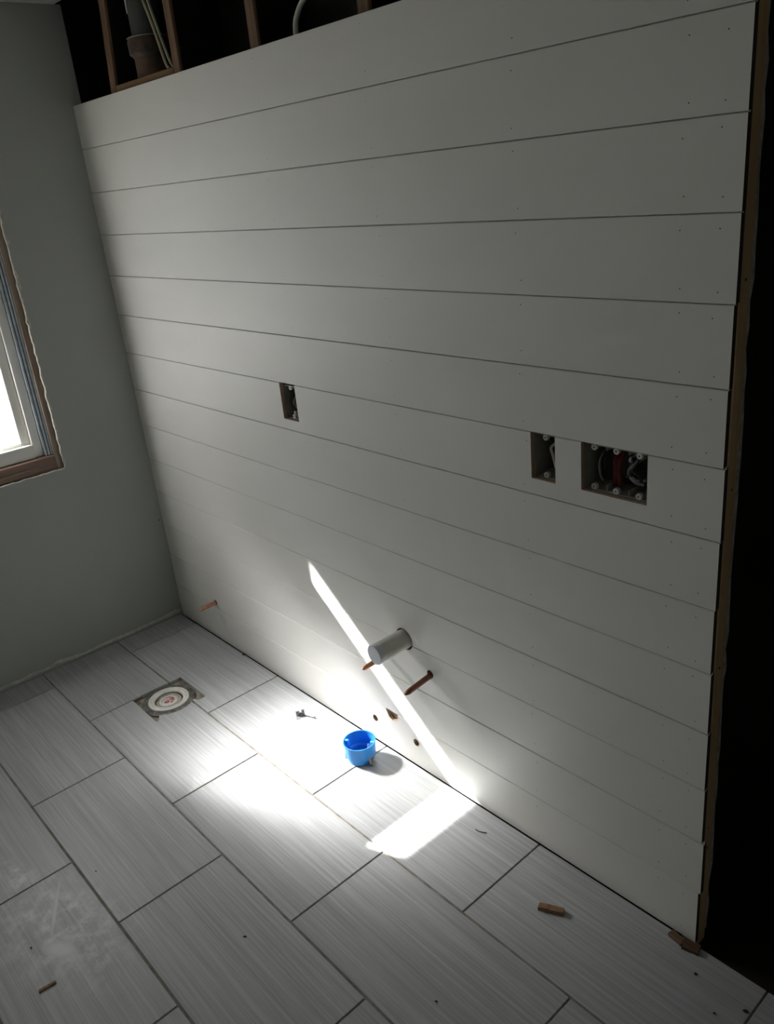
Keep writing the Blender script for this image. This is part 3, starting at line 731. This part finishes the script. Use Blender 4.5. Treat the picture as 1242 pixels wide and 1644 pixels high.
# camera-facing direction for the fins is roughly towards +x -y
for aa in (-2.55, 0.62):
    mb = MB(); ca, sa = math.cos(aa), math.sin(aa)
    mb.box((BX + .0415 * ca - .006, BY + .0415 * sa - .0045, 0.046), (BX + .0415 * ca + .006, BY + .0415 * sa + .0045, 0.066), M['bluel'], bev=.001, rot=Matrix.Rotation(aa, 3, 'Z'))
    mb.tube([(BX + .0405 * ca, BY + .0405 * sa, .0655), (BX + .0405 * ca, BY + .0405 * sa, .0664)], .0016, M['blued'], 10)
    tag(mb.build('screw_boss', bx), 'light blue screw boss')
for k in range(6):
    mb = MB(); u = -0.022 + k * 0.009
    mb.box((BX + u - .0012, BY - .026, 0.0035), (BX + u + .0012, BY + .026, 0.0095 + 0.004 * (k % 2)), M['blue'], rot=Matrix.Rotation(0.5, 3, 'Z'))
    mb.build('floor_rib', bx)
mb = MB(); mb.box((BX + .002, BY + .018, 0.0035), (BX + .030, BY + .032, 0.040), M['blued'], bev=.002, rot=Matrix.Rotation(-.6, 3, 'Z')); tag(mb.build('cable_clamp', bx), 'dark blue clamp inside')
for aa in (-2.85, -2.45, -2.05):
    mb = MB(); ca, sa = math.cos(aa), math.sin(aa)
    mb.box((BX + .0455 * ca - .004, BY + .0455 * sa - .003, 0.012), (BX + .0455 * ca + .004, BY + .0455 * sa + .003, 0.030), M['blue'], bev=.001, rot=Matrix.Rotation(aa, 3, 'Z')); mb.build('ear', bx)
mb = MB(); aa = 0.12; ca, sa = math.cos(aa), math.sin(aa); Rz = Matrix.Rotation(aa, 3, 'Z')
def at(r, t, z): return (BX + r * ca - t * sa, BY + r * sa + t * ca, z)
def cbox(r0, r1, t0, t1, z0, z1, mt):
    c = at((r0 + r1) / 2, (t0 + t1) / 2, 0); h = ((r1 - r0) / 2, (t1 - t0) / 2)
    mb.box((c[0] - h[0], c[1] - h[1], z0), (c[0] + h[0], c[1] + h[1], z1), mt, bev=.0006, rot=Rz)
cbox(.0460, .0475, -.013, .011, .004, .034, M['steel']); cbox(.0475, .0600, -.013, .011, .004, .0055, M['steel']); cbox(.0475, .056, -.013, -.0115, .006, .022, M['steel'])
mb.tube([at(.0475, 0, .018), at(.055, 0, .018)], .0045, M['steel'], 14); mb.tube([at(.055, 0, .018), at(.0562, 0, .018)], .003, M['tab'], 12)
tag(mb.build('bracket', bx), 'small galvanised bracket with a screw')
# metal clip
cl = tag(empty('metal_clip', (1.015, -0.098, 0)), 'small bent galvanised clip lying on the bright tiles left of the blue box', 'clip')
mb = MB(); Rc = Matrix.Rotation(-.55, 3, 'Z')
cc = Vector((1.012, -0.098, 0))
def cb_(dx0, dx1, dy0, dy1, z0, z1, mt):
    c = cc + Rc @ Vector(((dx0 + dx1) / 2, (dy0 + dy1) / 2, 0)); hx, hy = (dx1 - dx0) / 2, (dy1 - dy0) / 2
    mb.box((c.x - hx, c.y - hy, z0), (c.x + hx, c.y + hy, z1), mt, bev=.0004, rot=Rc)
cb_(-.001, .0008, -.016, .014, .0005, .013, M['steel']); cb_(-.001, .0008, -.016, -.003, .012, .021, M['steel']); cb_(-.001, .0008, .003, .014, .012, .024, M['steel'])
cb_(.0008, .018, -.016, -.004, .0005, .0020, M['steel']); cb_(.0006, .0014, -.004, .004, .007, .012, M['nail']); cb_(.0006, .0014, -.012, -.009, .013, .018, M['nail']); cb_(.0006, .0014, .007, .011, .014, .020, M['nail'])
mb.build('plate', cl)
mb = MB(); mb.tube([(1.018, -0.092, .004), (1.058, -0.077, .004)], [.0018, .0018], M['steel'], 8); mb.tube([(1.048, -0.0808, .0042), (1.062, -0.0755, .0042)], [.001, .0042], M['iron'], 8); mb.build('screw', cl)
mb = MB(); mb.tube(spline([(1.030, -0.1150, .0014), (1.094, -0.1137, .0014), (1.158, -0.1108, .0014), (1.245, -0.1080, .0014)], 6), .0012, M['steel'], 8); mb.build('wire', cl)  # thin rod added to draw a faint grey line on the tiles

def chip(name, a, b, w, h, label, mt, cat='wood chip', z=0.0, taper=0.0, tilt=0.0, group=None):
    a = Vector((*a, 0)); b = Vector((*b, 0)); c = (a + b) / 2; L = (b - a).length; an = math.atan2(b.y - a.y, b.x - a.x)
    mb = MB(); b2 = bmesh.new(); rr = random.Random(hash(name + label) % 1000 if False else len(label))
    N = 7; rings = []
    for i in range(N):
        t = i / (N - 1); x = (t - .5) * L; ww = w * (1 - taper * t) * (1 + rr.uniform(-.06, .06)); hh = h * (1 + rr.uniform(-.08, .08))
        rings.append([b2.verts.new((x + rr.uniform(-.001, .001), y, zz)) for y, zz in ((-ww / 2, 0), (ww / 2, 0), (ww / 2 * .96, hh), (-ww / 2 * .96, hh))])
    for p, q in zip(rings, rings[1:]):
        for k in range(4): b2.faces.new((p[k], p[(k + 1) % 4], q[(k + 1) % 4], q[k]))
    b2.faces.new(rings[0]); b2.faces.new(rings[-1]); bmesh.ops.recalc_face_normals(b2, faces=b2.faces[:])
    bmesh.ops.transform(b2, matrix=Matrix.Translation((c.x, c.y, z)) @ Matrix.Rotation(an, 4, 'Z') @ Matrix.Rotation(tilt, 4, 'X'), verts=b2.verts[:])
    mb._merge(b2, mt); return tag(mb.build(name), label, cat, group)
chip('wood_chip', (2.097, -0.172), (2.152, -0.145), 0.016, 0.011, 'chunky brown wood chip on the dim tiles at lower right', M['chip'])
chip('wood_chip', (1.4055, -1.150), (1.4098, -1.1105), 0.0075, 0.004, 'thin brown wood sliver on the dusty tile at lower left', M['chip'])
chip('wood_scrap', (2.362, -0.021), (2.398, -0.029), 0.018, 0.007, 'pale brown wood scrap partly under the board corner at right', M['chipm'], 'wood scrap')
chip('wood_scrap', (2.398, -0.030), (2.4335, -0.021), 0.026, 0.009, 'reddish wood scrap against the foot of the tan end stud', M['chipd'], 'wood scrap')
mb = MB(); mb.tube(spline([(1.810, -0.0857, .0016), (1.820, -0.0853, .0013), (1.831, -0.0808, .0013), (1.842, -0.0753, .002)], 6), .0011, M['crumb'], 8)
tag(mb.build('wire_offcut'), 'tiny curved dark wire offcut on the tile right of the sun patch', 'wire')
for (x, y, r, el, lab) in ((1.634, -0.7252, .0022, 2.2, 'dark crumb in the middle of the nearest broad tile'), (1.149, -0.8982, .0020, 1.2, 'dark speck beside the dusty tile near the left edge'),
                       (1.2665, -1.1186, .0022, 1.1, 'dark speck on the dusty tile left of the wood sliver'), (2.0908, -0.5197, .0022, 1.5, 'dark crumb at the bottom edge of the picture'),
                       (2.5719, -0.0856, .0036, 1.7, 'dark flake by the tile joint in the bottom right corner'), (2.4553, -0.0773, .0030, 1.3, 'dark crumb below the tan end stud'),
                       (2.5286, -0.1333, .0022, 1.3, 'faint dark crumb left of the flake at bottom right'), (0.519, -0.0125, .0055, 1.5, 'black scrap at the foot of the white boards above the flange')):
    mb = MB(); b2 = bmesh.new(); bmesh.ops.create_icosphere(b2, subdivisions=2, radius=1.0); rr = random.Random(int(x * 1000))
    for v in b2.verts:
        v.co = Vector((v.co.x * r * el, v.co.y * r, v.co.z * r * .5)) * rr.uniform(.85, 1.15)
    mz = min(v.co.z for v in b2.verts)
    bmesh.ops.transform(b2, matrix=Matrix.Translation((x, y, -mz)) @ Matrix.Rotation(0.6, 4, 'Z'), verts=b2.verts[:])
    mb._merge(b2, M['crumb'], True); tag(mb.build('floor_crumb'), lab, 'debris', 'dark crumbs on the floor')
